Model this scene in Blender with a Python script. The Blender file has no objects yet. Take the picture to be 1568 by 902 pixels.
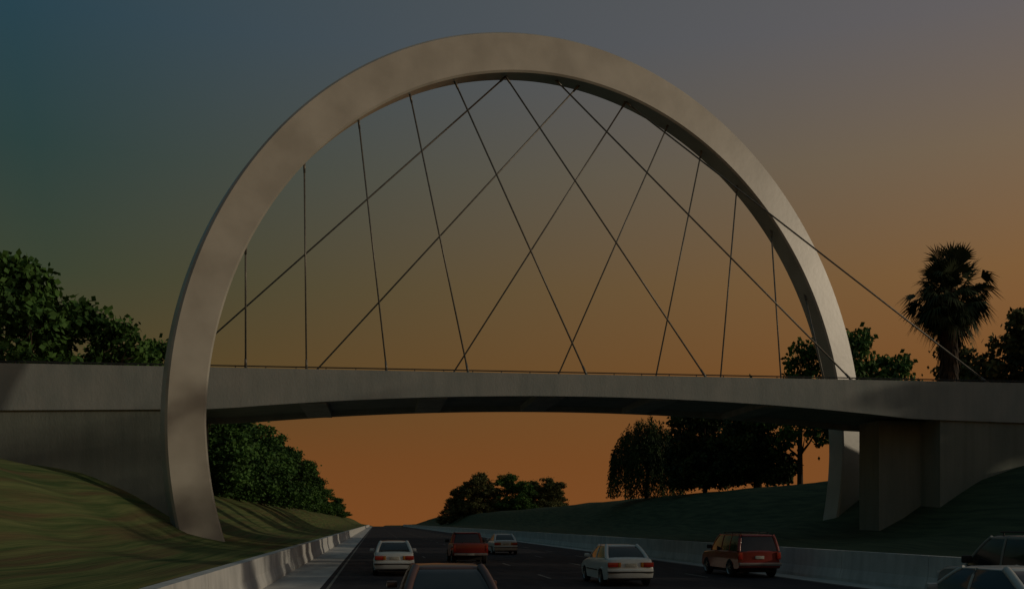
import bpy, math, random
import bmesh
import numpy as np
from mathutils import Vector, Matrix
scene = bpy.context.scene
rng = np.random.default_rng(7)
random.seed(7)

# ------------------------------------------------------------------ helpers
def srgb(r, g, b):
    def f(c):
        c /= 255.0
        return c/12.92 if c <= 0.04045 else ((c+0.055)/1.055)**2.4
    return (f(r), f(g), f(b), 1.0)

def new_mat(name):
    m = bpy.data.materials.new(name); m.use_nodes = True
    nt = m.node_tree
    return m, nt, nt.nodes["Principled BSDF"]

def noise_mat(name, c1, c2, scale=3.0, rough=0.8, detail=6.0, stretch=(1, 1, 1), bump=0.0, bscale=30.0,
              spec=0.3, metallic=0.0, coat=0.0, contrast=(0.35, 0.65), c3=None, s3=0.3, rot=(0,0,0), stain=0.0, rng3=(0.45, 0.65)):
    m, nt, b = new_mat(name)
    tc = nt.nodes.new("ShaderNodeTexCoord")
    mp = nt.nodes.new("ShaderNodeMapping"); mp.inputs["Scale"].default_value = stretch
    mp.inputs["Rotation"].default_value = rot
    nt.links.new(tc.outputs["Object"], mp.inputs["Vector"])
    n = nt.nodes.new("ShaderNodeTexNoise"); n.inputs["Scale"].default_value = scale
    n.inputs["Detail"].default_value = detail
    nt.links.new(mp.outputs[0], n.inputs["Vector"])
    r = nt.nodes.new("ShaderNodeValToRGB")
    r.color_ramp.elements[0].position = contrast[0]; r.color_ramp.elements[0].color = (*c1, 1)
    r.color_ramp.elements[1].position = contrast[1]; r.color_ramp.elements[1].color = (*c2, 1)
    nt.links.new(n.outputs["Fac"], r.inputs[0])
    out = r.outputs[0]
    if c3 is not None:
        n3 = nt.nodes.new("ShaderNodeTexNoise"); n3.inputs["Scale"].default_value = s3
        n3.inputs["Detail"].default_value = 6
        nt.links.new(mp.outputs[0], n3.inputs["Vector"])
        mr = nt.nodes.new("ShaderNodeMapRange")
        mr.inputs[1].default_value = rng3[0]; mr.inputs[2].default_value = rng3[1]
        nt.links.new(n3.outputs["Fac"], mr.inputs[0])
        mx = nt.nodes.new("ShaderNodeMixRGB")
        nt.links.new(mr.outputs[0], mx.inputs[0]); nt.links.new(out, mx.inputs[1])
        mx.inputs[2].default_value = (*c3, 1)
        out = mx.outputs[0]
    if stain > 0:   # vertical run-off streaks on concrete
        mp2 = nt.nodes.new("ShaderNodeMapping"); mp2.inputs["Scale"].default_value = (2.2, 2.2, .12)
        nt.links.new(tc.outputs["Object"], mp2.inputs["Vector"])
        ns = nt.nodes.new("ShaderNodeTexNoise"); ns.inputs["Scale"].default_value = 1.3; ns.inputs["Detail"].default_value = 5
        nt.links.new(mp2.outputs[0], ns.inputs["Vector"])
        mr2 = nt.nodes.new("ShaderNodeMapRange"); mr2.inputs[1].default_value = .42; mr2.inputs[2].default_value = .72
        mr2.inputs[3].default_value = 0.0; mr2.inputs[4].default_value = stain
        nt.links.new(ns.outputs["Fac"], mr2.inputs[0])
        mx2 = nt.nodes.new("ShaderNodeMixRGB"); nt.links.new(mr2.outputs[0], mx2.inputs[0]); nt.links.new(out, mx2.inputs[1])
        mx2.inputs[2].default_value = (c1[0]*.45, c1[1]*.45, c1[2]*.42, 1); out = mx2.outputs[0]
    nt.links.new(out, b.inputs["Base Color"])
    b.inputs["Roughness"].default_value = rough
    b.inputs["Specular IOR Level"].default_value = spec
    b.inputs["Metallic"].default_value = metallic
    b.inputs["Coat Weight"].default_value = coat
    if bump > 0:
        nb = nt.nodes.new("ShaderNodeTexNoise"); nb.inputs["Scale"].default_value = bscale
        nt.links.new(mp.outputs[0], nb.inputs["Vector"])
        bp = nt.nodes.new("ShaderNodeBump"); bp.inputs["Strength"].default_value = bump
        bp.inputs["Distance"].default_value = 0.05
        nt.links.new(nb.outputs["Fac"], bp.inputs["Height"])
        nt.links.new(bp.outputs[0], b.inputs["Normal"])
    return m

def mesh_obj(name, verts, faces, mats=(), mat_idx=None, parent=None, smooth=False, loc=None):
    me = bpy.data.meshes.new(name)
    me.from_pydata([tuple(v) for v in verts], [], [tuple(f) for f in faces])
    for m in mats: me.materials.append(m)
    if mat_idx is not None: me.polygons.foreach_set("material_index", np.array(mat_idx, dtype=np.int32))
    if smooth: me.polygons.foreach_set("use_smooth", np.ones(len(me.polygons), dtype=bool))
    me.update()
    o = bpy.data.objects.new(name, me); scene.collection.objects.link(o)
    if parent: o.parent = parent
    if loc: o.location = loc
    return o

def empty(name, loc=(0, 0, 0), rz=0.0):
    e = bpy.data.objects.new(name, None); scene.collection.objects.link(e)
    e.location = loc; e.rotation_euler = (0, 0, rz); e.empty_display_size = 0.5
    return e

def box(V, F, x0, x1, y0, y1, z0, z1):
    b = len(V)
    V += [(x0,y0,z0),(x1,y0,z0),(x1,y1,z0),(x0,y1,z0),(x0,y0,z1),(x1,y0,z1),(x1,y1,z1),(x0,y1,z1)]
    F += [(b,b+3,b+2,b+1),(b+4,b+5,b+6,b+7),(b,b+1,b+5,b+4),(b+1,b+2,b+6,b+5),(b+2,b+3,b+7,b+6),(b+3,b,b+4,b+7)]

def tube(V, F, pts, radii, n=8, cap=True):
    pts = [Vector(p) for p in pts]
    base = len(V)
    for i, p in enumerate(pts):
        d = (pts[min(i+1, len(pts)-1)] - pts[max(i-1, 0)]).normalized()
        a = Vector((0, 0, 1)) if abs(d.z) < 0.9 else Vector((1, 0, 0))
        u = d.cross(a).normalized(); w = d.cross(u)
        for k in range(n):
            t = 2*math.pi*k/n
            V.append(tuple(p + (u*math.cos(t) + w*math.sin(t))*radii[i]))
    for i in range(len(pts)-1):
        for k in range(n):
            a0 = base+i*n+k; a1 = base+i*n+(k+1) % n
            F.append((a0, a1, a1+n, a0+n))
    if cap:
        F.append(tuple(base+k for k in range(n))[::-1])
        F.append(tuple(base+(len(pts)-1)*n+k for k in range(n)))

def bevel(o, w=0.03, seg=2, angle=35):
    b = o.modifiers.new("bevel", "BEVEL"); b.width = w; b.segments = seg
    b.limit_method = 'ANGLE'; b.angle_limit = math.radians(angle)

def esplit(o, a=35):
    m = o.modifiers.new("split", "EDGE_SPLIT"); m.split_angle = math.radians(a)

# ------------------------------------------------------------------ camera
ALPHA = 7.59
cam = bpy.data.cameras.new("camera"); cam_o = bpy.data.objects.new("camera", cam)
scene.collection.objects.link(cam_o); scene.camera = cam_o
cam.sensor_width = 36; cam.lens = 36; cam.shift_y = 0.2226; cam.clip_end = 9000; cam.clip_start = 0.1
cam_o.location = (0, 0, 2.15); cam_o.rotation_euler = (math.radians(90), 0, math.radians(-ALPHA))

# ------------------------------------------------------------------ sky (world)
w = bpy.data.worlds.new("World"); scene.world = w; w.use_nodes = True
nt = w.node_tree; bg = nt.nodes["Background"]
tc = nt.nodes.new("ShaderNodeTexCoord")
sep = nt.nodes.new("ShaderNodeSeparateXYZ"); nt.links.new(tc.outputs["Generated"], sep.inputs[0])
def ramp(stops):
    r = nt.nodes.new("ShaderNodeValToRGB"); cr = r.color_ramp
    cr.elements[0].position = stops[0][0]; cr.elements[0].color = srgb(*stops[0][1])
    cr.elements[1].position = stops[-1][0]; cr.elements[1].color = srgb(*stops[-1][1])
    for p, c in stops[1:-1]:
        e = cr.elements.new(p); e.color = srgb(*c)
    nt.links.new(sep.outputs["Z"], r.inputs[0])
    return r
cool = ramp([(0.0, (118, 70, 33)), (0.06, (108, 68, 34)), (0.14, (80, 68, 40)), (0.22, (60, 67, 50)),
             (0.32, (45, 65, 63)), (0.42, (40, 66, 77)), (1.0, (52, 74, 82))])
warm = ramp([(0.0, (124, 75, 37)), (0.06, (122, 75, 37)), (0.14, (124, 81, 43)), (0.22, (126, 92, 57)),
             (0.32, (118, 100, 80)), (0.42, (103, 97, 97)), (1.0, (64, 82, 86))])
dot = nt.nodes.new("ShaderNodeVectorMath"); dot.operation = 'DOT_PRODUCT'
nt.links.new(tc.outputs["Generated"], dot.inputs[0]); dot.inputs[1].default_value = (0.991, -0.132, 0)
mr = nt.nodes.new("ShaderNodeMapRange"); mr.interpolation_type = 'LINEAR'
mr.inputs[1].default_value = -0.40; mr.inputs[2].default_value = 0.46
nt.links.new(dot.outputs["Value"], mr.inputs[0])
mix = nt.nodes.new("ShaderNodeMixRGB"); nt.links.new(mr.outputs[0], mix.inputs[0])
nt.links.new(cool.outputs[0], mix.inputs[1]); nt.links.new(warm.outputs[0], mix.inputs[2])
nt.links.new(mix.outputs[0], bg.inputs[0]); bg.inputs[1].default_value = 1.0

EL = math.radians(13)
S = Vector((0.965*math.cos(EL), -0.262*math.cos(EL), math.sin(EL))).normalized()
sl = bpy.data.lights.new("sun", 'SUN'); sl.energy = 0.9; sl.angle = math.radians(1.0); sl.color = (1.0, 0.84, 0.62)
so = bpy.data.objects.new("sun", sl); scene.collection.objects.link(so)
so.rotation_euler = S.to_track_quat('Z', 'Y').to_euler()

# ------------------------------------------------------------------ materials
M_grass = noise_mat("grass", (0.055, 0.088, 0.03), (0.15, 0.165, 0.062), scale=3.8, stretch=(1.0, 0.035, 0.6), rough=0.95,
                    c3=(0.125, 0.088, 0.045), s3=2.1, bump=0.5, bscale=14, spec=0.06, contrast=(0.34, 0.66), rot=(0,0,0.12), detail=12, rng3=(.46, .72))
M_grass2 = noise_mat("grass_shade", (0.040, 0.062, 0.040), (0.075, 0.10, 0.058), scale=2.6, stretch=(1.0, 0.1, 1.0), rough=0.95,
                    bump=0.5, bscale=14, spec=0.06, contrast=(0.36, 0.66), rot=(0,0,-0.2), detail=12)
M_asph = noise_mat("asphalt", (0.020, 0.020, 0.026), (0.034, 0.033, 0.039), scale=2.5, stretch=(1, .15, 1), rough=0.9, bump=0.2, bscale=60, spec=0.15)
M_shoulder = noise_mat("concrete_pavement", (0.38, 0.37, 0.36), (0.52, 0.51, 0.48), scale=1.2, stretch=(1, .3, 1), rough=0.9, spec=0.2)
M_conc = noise_mat("concrete", (0.33, 0.365, 0.35), (0.41, 0.43, 0.405), scale=0.9, rough=0.85, detail=8, bump=0.15, bscale=12, spec=0.2, stretch=(1,1,.5), stain=.15)
M_barr = noise_mat("barrier_concrete", (0.44, 0.45, 0.44), (0.56, 0.56, 0.54), scale=0.9, rough=0.85, detail=8, bump=0.15, bscale=12, spec=0.2, stain=.25)
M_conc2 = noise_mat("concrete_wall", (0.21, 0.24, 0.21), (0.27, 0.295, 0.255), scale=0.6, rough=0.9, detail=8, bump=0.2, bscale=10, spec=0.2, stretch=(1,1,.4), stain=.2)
M_arch = noise_mat("arch_steel", (0.36, 0.345, 0.295), (0.47, 0.455, 0.395), scale=0.45, rough=0.36, detail=9, bump=0.06, bscale=3, spec=0.55)
M_dark = noise_mat("dark_metal", (0.03, 0.03, 0.03), (0.05, 0.05, 0.05), rough=0.6)
M_cable = noise_mat("cable_steel", (0.12, 0.12, 0.115), (0.2, 0.19, 0.16), rough=0.4, metallic=0.2, scale=6)
M_white = noise_mat("road_paint", (0.08, 0.08, 0.08), (0.22, 0.22, 0.20), scale=8, rough=0.8)
M_bark = noise_mat("bark", (0.03, 0.022, 0.015), (0.07, 0.05, 0.035), scale=4, stretch=(1, 1, .2), rough=0.95)
def leafmat(name, a, b, sc=0.5):
    return noise_mat(name, a, b, scale=sc, rough=0.7, detail=4, spec=0.2, contrast=(0.38, 0.6))
M_leaf = leafmat("leaves", (0.022, 0.058, 0.013), (0.075, 0.165, 0.034))
M_leaf2 = leafmat("leaves_dark", (0.014, 0.028, 0.009), (0.045, 0.075, 0.020))
M_leaf3 = leafmat("leaves_olive_haze", (0.06, 0.07, 0.024), (0.13, 0.14, 0.05))  # olive tone, lightened to put distance haze into the leaf colour
M_palm = leafmat("palm_leaves", (0.02, 0.035, 0.015), (0.05, 0.07, 0.03), 1.5)
M_skirt = leafmat("palm_skirt", (0.03, 0.02, 0.012), (0.08, 0.048, 0.026), 1.5)

# ------------------------------------------------------------------ terrain
XP = [-3000, -600, -120, -60, -30, -24, -18.2, -16, -14.2, -12, -10.1, -8.4, -6.5, -4.0, -3.9, 17.2, 17.3, 20, 24, 27.0, 28.5, 30, 31.5, 33.2, 35.9, 39, 44, 60, 120, 600, 3000]
ZP = [6, 6, 6, 6, 5.7, 5.5, 5.15, 4.95, 4.55, 3.55, 2.35, 1.45, 1.10, 0.92, -0.06, -0.06, 1.05, 1.08, 1.15, 1.35, 1.75, 2.5, 3.5, 4.5, 5.3, 5.7, 6.0, 6.3, 6.5, 6.5, 6.5]
def gz(x, y=50.0):
    z = float(np.interp(x, XP, ZP))
    if x < -4 or x > 17.3:
        e = min(1, abs(x+4)/6) if x < 0 else min(1, (x-17.3)/6)
        z += e*(0.10*math.sin(0.23*y+0.4*x)+0.07*math.sin(0.61*y-0.3*x+1))
    if y > 620: z -= 14*min(1, (y-620)/900)
    return z
xs = sorted(set([-3000,-1500,-600,-300,-120,-80,-60,-45,-36] + list(np.round(np.arange(-30, -4, 0.65), 2)) + [-4.0, -3.9, 17.2, 17.3] +
     list(np.round(np.arange(18, 46, 0.7), 2)) + [48, 52, 60, 80, 120, 300, 600, 1500, 3000]))
ys = list(np.arange(-80, 10, 5.0)) + list(np.arange(10, 80, 1.2)) + list(np.arange(80, 200, 5.0)) + list(np.arange(200, 620, 20.0)) + [620, 660, 700, 760, 850, 1000, 1300, 1520, 2200, 4000]
V = [(x, y, gz(x, y)) for y in ys for x in xs]
nx = len(xs)
F = []; MI = []
for j in range(len(ys)-1):
    for i in range(nx-1):
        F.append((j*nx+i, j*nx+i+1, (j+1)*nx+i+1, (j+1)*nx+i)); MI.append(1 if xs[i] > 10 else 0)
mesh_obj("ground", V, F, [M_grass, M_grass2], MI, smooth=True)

def strip(name, x0, x1, z, mat):
    yy = [-70, 0, 100, 300, 620, 660, 700]
    V = []; F = []
    for y in yy:
        zz = z - (14*(y-620)/900 if y > 620 else 0)
        V += [(x0, y, zz), (x1, y, zz)]
    for i in range(len(yy)-1): F.append((2*i, 2*i+1, 2*i+3, 2*i+2))
    return mesh_obj(name, V, F, [mat])
strip("road", -1.8, 16.0, 0.0, M_asph)
strip("road_shoulder", -3.75, -1.8, 0.004, M_shoulder)
strip("road_shoulder", 16.0, 17.15, 0.004, M_shoulder)
V = []; F = []
def mark(x, y0, y1, w=0.12, z=0.006):
    b = len(V); V.extend([(x-w/2, y0, z), (x+w/2, y0, z), (x+w/2, y1, z), (x-w/2, y1, z)]); F.append((b, b+1, b+2, b+3))
for x in (3.0, 6.7, 10.3, 13.0):
    for k in range(-4, 50): mark(x, k*12+3, k*12+6)
mark(-1.55, -60, 620, .1); mark(15.8, -60, 620, .1)
mesh_obj("lane_markings", V, F, [M_white])

def barrier(x0, x1, h, name, base_side):
    V = []; F = []
    y = -60
    while y < 640:
        y1 = y+6.0-0.03
        b = len(V)
        f = 0.10
        if base_side > 0:
            sec = [(x0, -0.05), (x1+f, -0.05), (x1+f, .12), (x1, .45), (x1-.03, h), (x0, h)]
        else:
            sec = [(x1, -0.05), (x1, h), (x0+.03, h), (x0, .45), (x0-f, .12), (x0-f, -.05)]
        n = len(sec)
        for yy in (y, y1):
            for (a, z) in sec: V.append((a, yy, z))
        for k in range(n): F.append((b+k, b+(k+1) % n, b+n+(k+1) % n, b+n+k))
        F.append(tuple(b+k for k in range(n))[::-1]); F.append(tuple(b+n+k for k in range(n)))
        y += 6.0
    return mesh_obj(name, V, F, [M_barr])
barrier(-4.10, -3.75, 1.0, "concrete_barrier", 1)
barrier(17.1, 17.4, 1.12, "concrete_barrier", -1)

# ------------------------------------------------------------------ bridge
bridge = empty("arch_bridge", (0, 0, 0))
DX, DY = 0.932, 0.362
XC, YC = 10.7, 56.7
SH = 0.40
ZC = 6.7; RO = 22.3
def RIf(th):
    s = math.sin(th)
    return RO - (1.85 + .28*max(0, s)**2 + .5*max(0, -s))
nrm = Vector((DY, -DX, 0))
V = []; F = []
N = 200
for i in range(N+1):
    th = math.radians(-20 + 220*i/N); RI = RIf(th)
    sec = [(RO, .54), (RO-.10, .66), (RI+.10, .66), (RI, .56), (RI, -.56), (RI+.10, -.66), (RO-.10, -.66), (RO, -.54)]
    for (r, n) in sec:
        s = SH+r*math.cos(th); z = ZC + r*math.sin(th)
        V.append((XC+DX*s+nrm.x*n, YC+DY*s+nrm.y*n, z))
K = 8
for i in range(N):
    for k in range(K):
        a = i*K+k; b = i*K+(k+1) % K
        F.append((a, a+K, b+K, b))
F.append(tuple(range(K))); F.append(tuple(N*K+k for k in range(K))[::-1])
arch = mesh_obj("arch", V, F, [M_arch], parent=bridge, smooth=True); esplit(arch, 25)

Y0, Y1 = 52.8, 60.6; ZT = 9.93
def zb(x):
    d = abs(x-10.7)
    return 8.77-.0027*d*d if d < 18.6 else 7.836-.02*min(d-18.6, 12)
V = []; F = []
X = list(np.arange(-70, 95.1, 1.5)); sec_n = 0
GW = .4
for x in X:
    b = zb(x)
    sec = [(Y0, b), (Y0, ZT), (Y0+.3, ZT), (Y0+.3, 9.25), (Y1-.3, 9.25), (Y1-.3, ZT), (Y1, ZT), (Y1, b), (Y1-GW, b), (Y1-GW, b+.32), (Y0+GW, b+.32), (Y0+GW, b)]
    sec_n = len(sec)
    V += [(x, y, z) for (y, z) in sec]
for i in range(len(X)-1):
    for k in range(sec_n):
        a = i*sec_n+k; c = i*sec_n+(k+1) % sec_n
        F.append((a, c, c+sec_n, a+sec_n))
mesh_obj("deck", V, F, [M_conc], parent=bridge)
V = []; F = []
for x in (-3.2, 3.0, 9.2, 15.4, 21.6):
    b = zb(x); box(V, F, x-.7, x+.7, Y0+GW, Y1-GW, b-.02, b+.34)
mesh_obj("cross_beams", V, F, [M_barr], parent=bridge)
V = []; F = []
for y in (Y0+.15, Y1-.15):
    tube(V, F, [(-40, y, ZT+.11), (70, y, ZT+.11)], [.035, .035], 6)
    for x in np.arange(-40, 70.1, 1.5): box(V, F, x-.02, x+.02, y-.02, y+.02, ZT, ZT+.1)
mesh_obj("handrail", V, F, [M_dark], parent=bridge)
V = []; F = []
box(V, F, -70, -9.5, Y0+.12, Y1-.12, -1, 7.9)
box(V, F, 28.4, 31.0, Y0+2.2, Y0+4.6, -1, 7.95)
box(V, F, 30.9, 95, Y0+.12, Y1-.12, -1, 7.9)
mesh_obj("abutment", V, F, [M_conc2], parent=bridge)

A_s = [-18.08, -15.2, -12.4, -9.6, -7.05, -4.0, -0.8, 3.86]
A_x = [-6.49, -3.48, 0.57, 4.77, 11.04, 17.55, 25.8, 33.8]
V = []; F = []
def arch_pt(s):
    r = 20.4
    for _ in range(4):
        th = math.acos((s-SH)/r); r = RIf(th)
    r += .05
    return Vector((XC+DX*s, YC+DY*s, ZC+math.sqrt(r*r-(s-SH)**2)))
for s, x in zip(A_s, A_x):
    for (p, q) in ((arch_pt(s), Vector((x, Y0+.15, ZT-.05))), (arch_pt(-s), Vector((21.4-x, Y1-.15, ZT-.05)))):
        tube(V, F, [p, q], [.047, .047], 6)
        d = (p-q).normalized(); tube(V, F, [q, q+d*.55], [.075, .06], 6); tube(V, F, [p, p-d*.5], [.07, .06], 6)
mesh_obj("cables", V, F, [M_cable], parent=bridge, smooth=True)

# ------------------------------------------------------------------ trees
def leaves(centers, L, Wd, up=0.3):
    n = len(centers)
    a = rng.normal(size=(n, 3)); a[:, 2] -= up; a /= np.linalg.norm(a, axis=1)[:, None]
    b = rng.normal(size=(n, 3)); b -= (b*a).sum(1)[:, None]*a; b /= np.linalg.norm(b, axis=1)[:, None]
    l = L*(0.6+0.8*rng.random(n))[:, None]; ww = Wd*(0.6+0.8*rng.random(n))[:, None]
    return np.stack([centers, centers+a*l*.5+b*ww, centers+a*l, centers+a*l*.45-b*ww], axis=1).reshape(-1, 3)

def tree_mesh(name, seed, H=12.0, R=4.5, base=0.28, clumps=60, per=110, leaf=(0.42, 0.16), lm=None, flat=1.0, crad=(0.6, 1.3), low=0):
    r = random.Random(seed)
    V = []; F = []
    top = Vector((r.uniform(-.4, .4), r.uniform(-.4, .4), H*.72))
    tr = H*.022
    tube(V, F, [(0, 0, -.6), (0, 0, .2), (r.uniform(-.15, .15), r.uniform(-.15, .15), H*.3), tuple(top)], [tr*1.5, tr*1.1, tr*.85, tr*.25], 8)
    cc = []; lobes = []
    for i in range(7):
        a = r.uniform(0, 6.28); d = r.uniform(.25, .62)*R
        lobes.append((Vector((math.cos(a)*d, math.sin(a)*d, H*r.uniform(base+.14, .80))), R*r.uniform(.30, .5)))
    for i in range(low):
        a = 6.28*i/low+r.uniform(-.3, .3); d = r.uniform(.45, .7)*R
        lobes.append((Vector((math.cos(a)*d, math.sin(a)*d, H*r.uniform(.10, .28))), R*r.uniform(.32, .45)))
    lobes.append((Vector((r.uniform(-.3,.3), r.uniform(-.3,.3), H*.84)), R*.36))
    for i in range(clumps):
        c, lr = lobes[i % len(lobes)]
        while True:
            u = Vector((r.uniform(-1, 1), r.uniform(-1, 1), r.uniform(-1, 1)))
            if u.length < 1: break
        u = u.normalized()*u.length**.5
        p = c+Vector((u.x*lr, u.y*lr, u.z*lr*.85*flat))
        p.z = max(p.z, H*base); p.z = min(p.z, H*.97)
        cc.append((p, r.uniform(*crad)))
    for (c, lr) in lobes:
        st = Vector((0, 0, min(c.z*.55, H*.55)))
        mid = st.lerp(c, .5)+Vector((0, 0, -.2))
        tube(V, F, [st, mid, c], [tr*.5, tr*.32, tr*.12], 5, cap=False)
    for (p, cr) in cc[::2]:
        c, lr = min(lobes, key=lambda q: (q[0]-p).length)
        tube(V, F, [c, p], [tr*.14, tr*.05], 4, cap=False)
    nb = len(F); cen = []
    for (p, cr) in cc:
        n = int(per*(cr/0.9)**2)
        d = rng.normal(size=(n, 3)); d /= np.linalg.norm(d, axis=1)[:, None]
        d *= (rng.random(n)**.45)[:, None]*cr; d[:, 2] *= .7
        cen.append(np.array(p)[None, :]+d)
    cen = np.concatenate(cen)
    k = rng.choice(len(cen), len(cen)//9)
    cen = np.concatenate([cen, cen[k]+rng.normal(size=(len(k), 3))*.4])
    lv = leaves(cen, *leaf)
    base_i = len(V)
    V = np.concatenate([np.array(V), lv]); nl = len(cen)
    q = (np.arange(nl)[:, None]*4+np.arange(4)[None, :]+base_i).tolist()
    F = F+q
    me = bpy.data.meshes.new(name); me.from_pydata(V.tolist(), [], F)
    me.materials.append(M_bark); me.materials.append(lm or M_leaf)
    mi = np.ones(len(F), dtype=np.int32); mi[:nb] = 0
    me.polygons.foreach_set("material_index", mi); me.update()
    return me

tmA = tree_mesh("broadleaf_mesh_a", 1)
tmB = tree_mesh("broadleaf_mesh_b", 5, R=5.0, clumps=75, per=85)
tmC = tree_mesh("broadleaf_mesh_c", 9, R=4.6, base=.05, clumps=120, per=95, low=6)
tmC2 = tree_mesh("broadleaf_mesh_d", 17, R=5.2, base=.04, clumps=130, per=95, low=7)
tmD = tree_mesh("dark_tree_mesh", 12, R=5.6, base=.12, clumps=150, per=110, lm=M_leaf2, low=4)
tmE = tree_mesh("airy_tree_mesh", 21, R=4.8, base=.2, clumps=60, per=70, crad=(.45, .95), lm=M_leaf)
tmF = tree_mesh("olive_tree_mesh", 33, R=5.4, base=.03, clumps=150, per=100, crad=(.6, 1.3), lm=M_leaf3, low=7)
tmS = tree_mesh("sparse_tree_mesh", 41, R=6.0, base=.15, clumps=75, per=32, crad=(.5, 1.1), lm=M_leaf)
def put(me, name, x, y, h, wscale=1.0, rz=None, H=12.0):
    o = bpy.data.objects.new(name, me); scene.collection.objects.link(o)
    s = h/H; o.scale = (s*wscale, s*wscale, s)
    o.location = (x, y, gz(x, y)-.1); o.rotation_euler = (0, 0, random.uniform(0, 6.28) if rz is None else rz)
    return o
put(tmB, "broadleaf_tree", -24.6, 78, 16.2, .95)
put(tmE, "broadleaf_tree", -29.5, 80, 14.5, 1.15)
put(tmE, "broadleaf_tree", -20.2, 80, 12.6, 1.0)
put(tmE, "broadleaf_tree", -18.3, 90, 13.2, .8)
put(tmA, "broadleaf_tree", -22.0, 88, 12.0, 1.1)
for (x, y, h, m, ws) in [(-15.0, 96, 9.5, tmC, 1.15), (-15.8, 106, 9.8, tmC2, 1.15), (-15.2, 116, 9.2, tmC, 1.2), (-15.5, 128, 9.9, tmC2, 1.2), (-16, 142, 10.6, tmC, 1.2), (-16, 158, 11.3, tmC2, 1.1),
                     (-16.5, 178, 11.0, tmC, 1.2), (-16.5, 200, 11.8, tmC2, 1.1), (-16.5, 228, 12.4, tmC, 1.1), (-17, 260, 10.8, tmC2, 1.2), (-17, 295, 9.8, tmC, 1.3), (-16, 335, 8.8, tmC2, 1.3), (-15, 375, 7.5, tmC, 1.4), (-14, 420, 6.0, tmC2, 1.5)]:
    put(m, "broadleaf_tree", x, y, h, ws)
for (x, y, h, m, ws) in [(29, 400, 9.5, tmF, 1.2), (33, 385, 12.0, tmF, 1.2), (38, 375, 15.0, tmF, 1.2), (42, 385, 12.0, tmC2, 1.4), (48.5, 378, 15.4, tmC2, 1.25), (54, 372, 11.5, tmC, 1.4),
                         (59, 385, 12.0, tmF, 1.2), (64, 380, 12.8, tmF, 1.2), (69, 392, 11.5, tmF, 1.2)]:
    put(m, "broadleaf_tree", x, y, h, ws)
for (x, y, h, m, ws) in [(38.3, 116, 12.3, tmD, .9), (41.8, 109, 12.3, tmD, .9), (44.8, 104, 16.0, tmE, .85), (40.9, 124, 12.0, tmD, .9),
                         (45.0, 116, 11.8, tmE, .8), (49.6, 100, 17.0, tmE, .8), (54, 100, 14.0, tmE, .95), (59.5, 106, 12.4, tmA, 1.0), (51, 96, 11, tmA, 1.0),
                         (54.0, 79, 13.6, tmF, 1.0), (51.6, 86, 12.0, tmF, .8), (58, 84, 12.5, tmD, 1.0)]:
    put(m, "broadleaf_tree", x, y, h, ws)
# trees out of view at right, added to cast leaf shadows on the bridge
for (x, y, h, m) in [(41, 36, 15, tmS), (50, 44, 9, tmE), (47, 27, 10, tmS), (44, 18, 8, tmE), (58, 46, 11, tmC), (56, 33, 14, tmS), (52, 24, 10, tmE)]:
    put(m, "broadleaf_tree", x, y, h, 1.0)

def willow():
    V = []; F = []
    tube(V, F, [(0, 0, -.5), (.1, 0, 3), (.3, .2, 7)], [.4, .3, .15], 8)
    for i in range(9):
        a = i*.7; tube(V, F, [(.1, 0, 3+i*.3), (math.cos(a)*2, math.sin(a)*2, 7.5), (math.cos(a)*3.4, math.sin(a)*3.4, 9)], [.14, .1, .04], 5, cap=False)
    nb = len(F); cen = []
    bunch = [random.uniform(0, 6.28) for _ in range(16)]
    for i in range(620):
        a = random.choice(bunch)+random.gauss(0, .17); rr = 4.9*random.random()**.42
        z = 11.4*math.sqrt(max(0.05, 1-(rr/5.6)**2))*random.uniform(.84, 1.02)
        ln = random.uniform(2.0, 9.5)*(0.4+.6*rr/4.8); ln = min(ln, z-.4)
        n = max(4, int(ln*8))
        t = np.linspace(0, 1, n); out = 1+.10*t
        cen.append(np.stack([math.cos(a)*rr*out+rng.normal(size=n)*.10, math.sin(a)*rr*out+rng.normal(size=n)*.10, z-ln*t], 1))
    cen = np.concatenate(cen); lv = leaves(cen, .45, .075, up=2.0)
    bi = len(V); V = V+lv.tolist(); F = F+(np.arange(len(cen))[:, None]*4+np.arange(4)[None, :]+bi).tolist()
    return mesh_obj("willow_tree", V, F, [M_bark, M_leaf2], [0]*nb+[1]*len(cen))
wl = willow(); wl.location = (36.4, 135, gz(36.2, 135)-.1)

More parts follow.
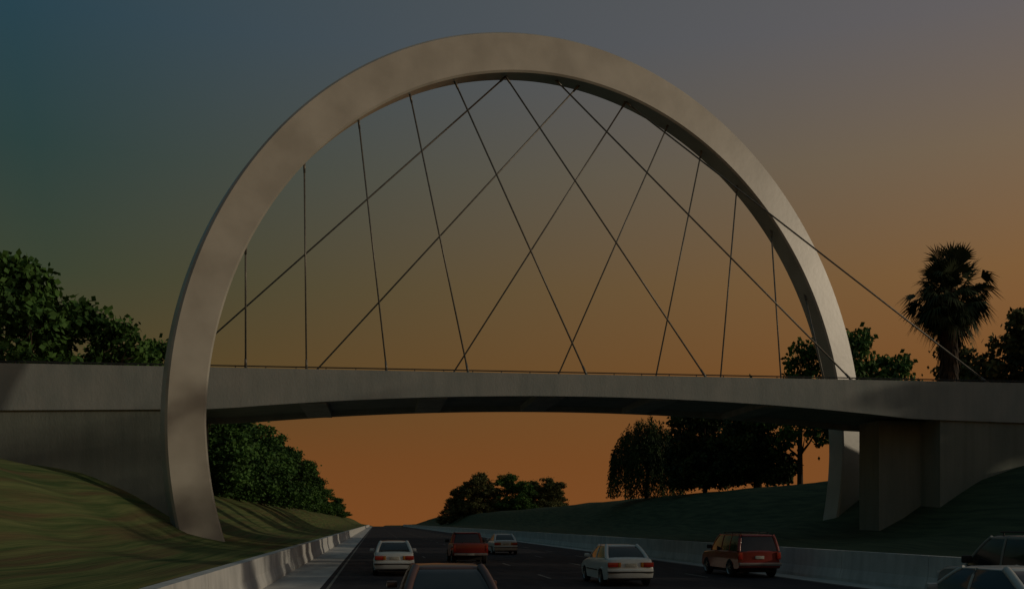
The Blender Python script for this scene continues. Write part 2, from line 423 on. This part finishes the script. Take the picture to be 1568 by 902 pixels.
def palm():
    r = random.Random(3); V = []; F = []
    tube(V, F, [(0, 0, -.6), (0, 0, 3), (.1, 0, 8), (.15, 0, 13.4)], [.66, .52, .44, .38], 10)
    nb = len(F)
    def frond(org, az, el, pet, fan, droop):
        d = Vector((math.cos(az)*math.cos(el), math.sin(az)*math.cos(el), math.sin(el)))
        side = d.cross(Vector((0, 0, 1)))
        side = side.normalized() if side.length > .01 else Vector((1, 0, 0))
        nn = side.cross(d)
        roll = r.uniform(-.9, .9); side, nn = side*math.cos(roll)+nn*math.sin(roll), nn*math.cos(roll)-side*math.sin(roll)
        h = org+d*pet
        b = len(V); V.extend([tuple(org-side*.04), tuple(org+side*.04), tuple(h+side*.02), tuple(h-side*.02)]); F.append((b, b+1, b+2, b+3))
        m = 14
        for k in range(m):
            t = (k/(m-1)-.5)*2*1.05
            bd = (d*math.cos(t)+side*math.sin(t)).normalized()
            l = fan*(1-.2*abs(t)/1.05)*r.uniform(.75, 1.2)
            mid = h+bd*l*.5
            tip = h+bd*l*.97+Vector((0, 0, -droop*l))+nn*r.uniform(-.15, .15)
            pw = bd.cross(nn).normalized()*.058
            b = len(V)
            V.extend([tuple(h), tuple(mid+pw), tuple(tip), tuple(mid-pw)]); F.append((b, b+1, b+2, b+3))
    top = Vector((.15, 0, 13.2))
    for i in range(225):
        el = math.radians(r.uniform(-66, 88)); az = r.uniform(0, 6.28)
        frond(top+Vector((0, 0, r.uniform(-.9, .5))), az, el, r.uniform(.9, 2.2), r.uniform(1.05, 1.7), .42 if el < .6 else .12)
    ng = len(F)
    for i in range(900):
        z = r.uniform(3.0, 13.0); az = r.uniform(0, 6.28); wd = .45+.16*((z-3)/10)
        p = Vector((.1+math.cos(az)*wd, math.sin(az)*wd, z))
        t = Vector((-math.sin(az), math.cos(az), 0))*r.uniform(.05, .15)
        o_ = r.uniform(.03, .34)
        q = p+Vector((math.cos(az)*o_, math.sin(az)*o_, -r.uniform(.7, 1.6)))
        b = len(V); V.extend([tuple(p-t), tuple(p+t), tuple(q+t*.3), tuple(q-t*.3)]); F.append((b, b+1, b+2, b+3))
    mi = [0]*nb+[1]*(ng-nb)+[2]*(len(F)-ng)
    return mesh_obj("palm_tree", V, F, [M_bark, M_palm, M_skirt], mi)
p = palm(); p.location = (41.5, 70.1, gz(41.5, 70)-.2); p.scale = (1.05, 1.05, 1.0)

# ------------------------------------------------------------------ vehicles
def paint(name, c, c2=None):
    return noise_mat(name, c, c2 or tuple(k*.9 for k in c), scale=2, rough=0.38, coat=0.4, spec=.5)
M_pw = paint("white_paint", (0.54, 0.58, 0.57)); M_ps = paint("silver_paint", (0.42, 0.46, 0.46))
M_pr = paint("red_paint", (0.24, 0.020, 0.012)); M_pd = paint("dark_paint", (0.08, 0.032, 0.022)); M_pb = paint("grey_paint", (0.2, 0.23, 0.23))
M_glass = noise_mat("car_glass", (0.012, 0.014, 0.016), (0.02, 0.022, 0.024), rough=0.08, spec=.6)
M_tyre = noise_mat("tyre", (0.015, 0.015, 0.015), (0.025, 0.025, 0.025), rough=.9)
M_rim = noise_mat("rim", (0.25, 0.25, 0.25), (0.32, 0.32, 0.32), rough=.4, metallic=.8)
M_tail = noise_mat("tail_light", (0.30, 0.02, 0.012), (0.4, 0.03, 0.015), rough=.2, spec=.6)
M_amber = noise_mat("amber_light", (0.4, 0.16, 0.03), (0.4, 0.16, 0.03), rough=.2)
M_head = noise_mat("head_light", (0.5, 0.5, 0.5), (0.6, 0.6, 0.6), rough=.1)
M_plate = noise_mat("number_plate", (0.35, 0.35, 0.3), (0.5, 0.5, 0.44), rough=.4, scale=20)
M_trim = noise_mat("black_trim", (0.02, 0.02, 0.02), (0.03, 0.03, 0.03), rough=.6)

def arc(cy, r, z0=.22, n=9):
    a0 = math.asin(min(1, max(-1, (z0-.32)/r)))
    return [(cy+r*math.cos(a0+(math.pi-2*a0)*k/(n-1)), .32+r*math.sin(a0+(math.pi-2*a0)*k/(n-1))) for k in range(n)]

def body(prof, hw, name, mat, parent, ztaper=.6, crown=.05):
    fr = [-1, -.965, -.86, -.5, 0, .5, .86, .965, 1]
    V = []; F = []; n = len(prof)
    ymax = max(abs(p[0]) for p in prof)
    for f in fr:
        af = abs(f)
        dz = {1: .05, .965: .015, .86: 0.0}.get(af, 0)
        for (y, z) in prof:
            k = hw*(1-.09*abs(y/ymax)**5)
            k *= 1-.07*max(0, (z-ztaper)/.4)**1.2-.05*max(0, (.42-z)/.25)
            zz = z
            if z > .62: zz = z-dz-crown*af**2*.6
            yy = y*(1-.035*af**4) if abs(y) > ymax*.8 else y
            V.append((f*k, yy, zz))
    for i in range(len(fr)-1):
        for k in range(n):
            a = i*n+k; b = i*n+(k+1) % n
            F.append((a, b, b+n, a+n))
    F.append(tuple(range(n))[::-1]); F.append(tuple((len(fr)-1)*n+k for k in range(n)))
    o = mesh_obj(name, V, F, [mat], parent=parent, smooth=True); esplit(o, 32)
    bm = bmesh.new(); bm.from_mesh(o.data); bmesh.ops.recalc_face_normals(bm, faces=bm.faces); bm.to_mesh(o.data); bm.free()
    return o

def ring(yr, yf, hw, z, r=.16, n=5):
    pts = []
    for (cx, cy, a0) in [(hw-r, yf-r, 0), (-hw+r, yf-r, 90), (-hw+r, yr+r, 180), (hw-r, yr+r, 270)]:
        for k in range(n):
            a = math.radians(a0+90*k/(n-1)); pts.append((cx+r*math.cos(a), cy+r*math.sin(a), z))
    return pts
def stack(rings, name, mat, parent):
    V = [p for r in rings for p in r]; n = len(rings[0]); F = []
    for i in range(len(rings)-1):
        for k in range(n):
            a = i*n+k; b = i*n+(k+1) % n; F.append((a, b, b+n, a+n))
    F.append(tuple((len(rings)-1)*n+k for k in range(n)))
    F.append(tuple(range(n))[::-1])
    o = mesh_obj(name, V, F, [mat], parent=parent, smooth=True); esplit(o, 40); return o

def wheels(parent, ys, hw, r=.32, wd=.2):
    prof = [(-wd/2, .0), (-wd/2+.02, r*.22), (-wd/2+.035, r*.58), (-wd/2, r*.66), (-wd/2, r*.88), (-wd/2+.035, r), (wd/2-.035, r), (wd/2, r*.88), (wd/2, .0)]
    V = []; F = []; MI = []; n = 24
    for y in ys:
        for sx in (-1, 1):
            b = len(V)
            for (px, pr) in prof:
                for k in range(n):
                    a = 2*math.pi*k/n
                    V.append((sx*(hw-.10)-sx*px, y+pr*math.cos(a), r+pr*math.sin(a)))
            for i in range(len(prof)-1):
                for k in range(n):
                    F.append((b+i*n+k, b+i*n+(k+1) % n, b+(i+1)*n+(k+1) % n, b+(i+1)*n+k)); MI.append(1 if i in (0, 2) or (i == 1 and k % 4 < 2) else 0)
    o = mesh_obj("wheels", V, F, [M_tyre, M_rim], MI, parent=parent, smooth=True); esplit(o, 40)
    V = []; F = []
    box(V, F, -hw+.25, hw-.25, min(ys)-.5, max(ys)+.5, .2, .55)
    mesh_obj("underbody", V, F, [M_trim], parent=parent)

def pbox(name, mat, parent, boxes, bw=.015):
    V = []; F = []
    for b in boxes: box(V, F, *b)
    o = mesh_obj(name, V, F, [mat], parent=parent, smooth=True)
    bevel(o, bw, 2); esplit(o, 40)
    return o

def greenhouse(par, mat, zb_, zt, yr0, yf0, hw0, yr1, yf1, hw1, bp=0.0, crownh=.045):
    rings = []
    for k in range(5):
        t = k/4; e = 1-(1-t)**1.15
        rings.append(ring(yr0+(yr1-yr0)*t, yf0+(yf1-yf0)*t, hw0+(hw1-hw0)*(t**1.25), zb_+(zt-zb_)*e, r=.12+.05*t))
    stack(rings, "windows", M_glass, par)
    stack([ring(yr1-.05, yf1+.05, hw1+.012, zt-.035, r=.16), ring(yr1-.02, yf1+.03, hw1+.005, zt+.0, r=.16), ring(yr1+.08, yf1-.08, hw1-.07, zt+.03, r=.16), ring(yr1+.35, yf1-.35, hw1-.3, zt+crownh, r=.16)], "roof", mat, par)
    V = []; F = []
    def edge(t, sx, rear):
        y = (yr0+(yr1-yr0)*t+.05) if rear else (yf0+(yf1-yf0)*t-.05)
        return Vector((sx*(hw0+(hw1-hw0)*(t**1.25)-.035), y, zb_+(zt-zb_)*(1-(1-t)**1.15)))
    for sx in (-1, 1):
        for rear in (True, False):
            tube(V, F, [edge(t, sx, rear) for t in (0, .25, .5, .75, 1)], [(.075 if rear else .045)]*5, 8)
        for yy in ([bp] if not isinstance(bp, (list, tuple)) else bp):
            pts = [Vector((sx*(hw0+(hw1-hw0)*(t**1.25)-.01), yy, zb_+(zt-zb_)*(1-(1-t)**1.15))) for t in (0, .35, .7, 1)]
            tube(V, F, pts, [.035]*4, 6)
    o = mesh_obj("pillars", V, F, [mat], parent=par, smooth=True); esplit(o, 50)

def sedan(x, y, mat, rz=0.0, name="sedan_car", s=1.0):
    e = empty(name, (x, y, 0), rz); e.scale = (s, s, s)
    hw = .86
    prof = [(-2.10, .24), (-2.25, .30), (-2.30, .42), (-2.30, .56), (-2.24, .60), (-2.22, .84), (-2.17, .93), (-2.05, .975), (-1.6, .985), (-1.0, .97), (0, .95), (.9, .93), (1.3, .88), (1.8, .80), (2.08, .72), (2.2, .62), (2.26, .5), (2.24, .34), (2.1, .22)]
    prof += arc(1.36, .37) + arc(-1.32, .37)
    body(prof, hw, "body", mat, e)
    greenhouse(e, mat, .90, 1.35, -1.78, 1.02, .74, -.98, .28, .57, bp=-.18)
    wheels(e, (-1.32, 1.36), hw, .31)
    pbox("tail_lights", M_tail, e, [(-.78, -.44, -2.262, -2.15, .66, .82), (.44, .78, -2.262, -2.15, .66, .82)])
    pbox("indicators", M_amber, e, [(-.44, -.34, -2.258, -2.15, .66, .82), (.34, .44, -2.258, -2.15, .66, .82)])
    pbox("number_plate", M_plate, e, [(-.2, .2, -2.262, -2.2, .67, .79)], .005)
    pbox("bumper_trim", M_trim, e, [(-.80, .80, -2.318, -2.2, .47, .515), (-.78, .78, 2.1, 2.275, .44, .5)])
    pbox("head_lights", M_head, e, [(-.74, -.42, 2.05, 2.235, .58, .68), (.42, .74, 2.05, 2.235, .58, .68)])
    pbox("mirrors", mat, e, [(-.99, -.80, .60, .72, .93, 1.05), (.80, .99, .60, .72, .93, 1.05)], .03)
    pbox("side_trim", M_trim, e, [(-hw-.008, -hw+.05, -.9, .92, .50, .54), (hw-.05, hw+.008, -.9, .92, .50, .54)], .005)
    return e

def pickup(x, y, mat, rz=0.0, name="pickup_truck"):
    e = empty(name, (x, y, 0), rz); hw = .92
    prof = [(-.55, .42), (-.55, 1.08), (0, 1.08), (.9, 1.06), (1.2, 1.03), (2.2, .98), (2.5, .88), (2.58, .7), (2.58, .45), (2.4, .34)]
    prof += arc(1.65, .42, .34)+[(1.1, .36), (-.3, .36)]
    body(prof, hw, "body", mat, e, ztaper=.8)
    greenhouse(e, mat, 1.04, 1.60, -.54, 1.1, .82, -.42, .48, .66, bp=0.0)
    boxes = [(-hw, -hw+.08, -2.55, -.58, .82, 1.08), (hw-.08, hw, -2.55, -.58, .82, 1.08), (-hw+.02, hw-.02, -2.58, -2.50, .58, 1.07), (-hw+.085, hw-.085, -.66, -.59, .6, 1.06),
             (-hw+.01, -hw+.09, -1.02, -.582, .45, .822), (hw-.09, hw-.01, -1.02, -.582, .45, .822), (-hw+.01, -hw+.09, -2.49, -2.0, .45, .822), (hw-.09, hw-.01, -2.49, -2.0, .45, .822)]
    pbox("cargo_bed", mat, e, boxes, .02)
    pbox("bed_floor", M_trim, e, [(-hw+.095, hw-.095, -2.49, -.67, .55, .62)])
    wheels(e, (-1.52, 1.65), hw, .36, .24)
    pbox("rear_bumper", M_rim, e, [(-.86, .86, -2.72, -2.585, .44, .57)], .02)
    pbox("tail_lights", M_tail, e, [(-.905, -.78, -2.597, -2.52, .66, .98), (.78, .905, -2.597, -2.52, .66, .98)])
    pbox("number_plate", M_plate, e, [(-.18, .18, -2.735, -2.7, .46, .56)], .005)
    pbox("mirrors", M_trim, e, [(-1.1, -.88, .75, .86, 1.08, 1.25), (.88, 1.1, .75, .86, 1.08, 1.25)], .03)
    pbox("head_lights", M_head, e, [(-.8, -.5, 2.4, 2.6, .7, .84), (.5, .8, 2.4, 2.6, .7, .84)])
    return e

def suv(x, y, mat, rz=0.0, name="suv_car", s=1.0):
    e = empty(name, (x, y, 0), rz); hw = .92; e.scale = (s, s, s)
    prof = [(-2.25, .36), (-2.36, .42), (-2.36, .60), (-2.28, .64), (-2.27, 1.02), (-2.2, 1.08), (-1, 1.08), (0, 1.07), (.9, 1.05), (1.2, 1.03), (2.0, .98), (2.25, .88), (2.34, .7), (2.34, .45), (2.2, .34)]
    prof += arc(1.42, .42, .34)+[(.9, .34)]+[(-.9, .34)]+arc(-1.38, .42, .34)
    body(prof, hw, "body", mat, e, ztaper=.8)
    greenhouse(e, mat, 1.03, 1.66, -2.22, 1.15, .83, -2.02, .42, .69, bp=[-1.15, -.2])
    wheels(e, (-1.38, 1.42), hw, .36, .24)
    V = []; F = []
    for sx in (-.56, .56): tube(V, F, [(sx, -1.8, 1.77), (sx, .2, 1.77)], [.02, .02], 6)
    for yy in (-1.7, -.8, .1):
        tube(V, F, [(-.56, yy, 1.77), (.56, yy, 1.77)], [.016]*2, 6)
        for sx in (-.56, .56): tube(V, F, [(sx, yy, 1.66), (sx, yy, 1.77)], [.018]*2, 6)
    mesh_obj("roof_rack", V, F, [M_trim], parent=e, smooth=True)
    pbox("tail_lights", M_tail, e, [(-.86, -.70, -2.31, -2.2, .72, 1.0), (.70, .86, -2.31, -2.2, .72, 1.0)])
    pbox("number_plate", M_plate, e, [(-.18, .18, -2.31, -2.2, .74, .86)], .005)
    pbox("bumper_trim", M_rim, e, [(-.86, .86, -2.41, -2.3, .47, .6)], .02)
    pbox("mirrors", M_trim, e, [(-1.1, -.88, .75, .86, 1.08, 1.25), (.88, 1.1, .75, .86, 1.08, 1.25)], .03)
    pbox("head_lights", M_head, e, [(-.8, -.5, 2.2, 2.36, .7, .84), (.5, .8, 2.2, 2.36, .7, .84)])
    return e

sedan(0.75, 43.7, M_pw)
pickup(4.9, 55.6, M_pr)
sedan(8.7, 70.6, M_pw)
sedan(8.5, 35.8, M_pw)
suv(14.85, 40.6, M_pr)
sedan(1.22, 18.3, M_pd, s=1.03)
sedan(11.05, 17.0, M_ps, rz=math.radians(3))
suv(15.3, 22.3, M_pb, s=1.09)

scene.view_settings.view_transform = 'Standard'
scene.view_settings.look = 'None'
scene.view_settings.exposure = 0
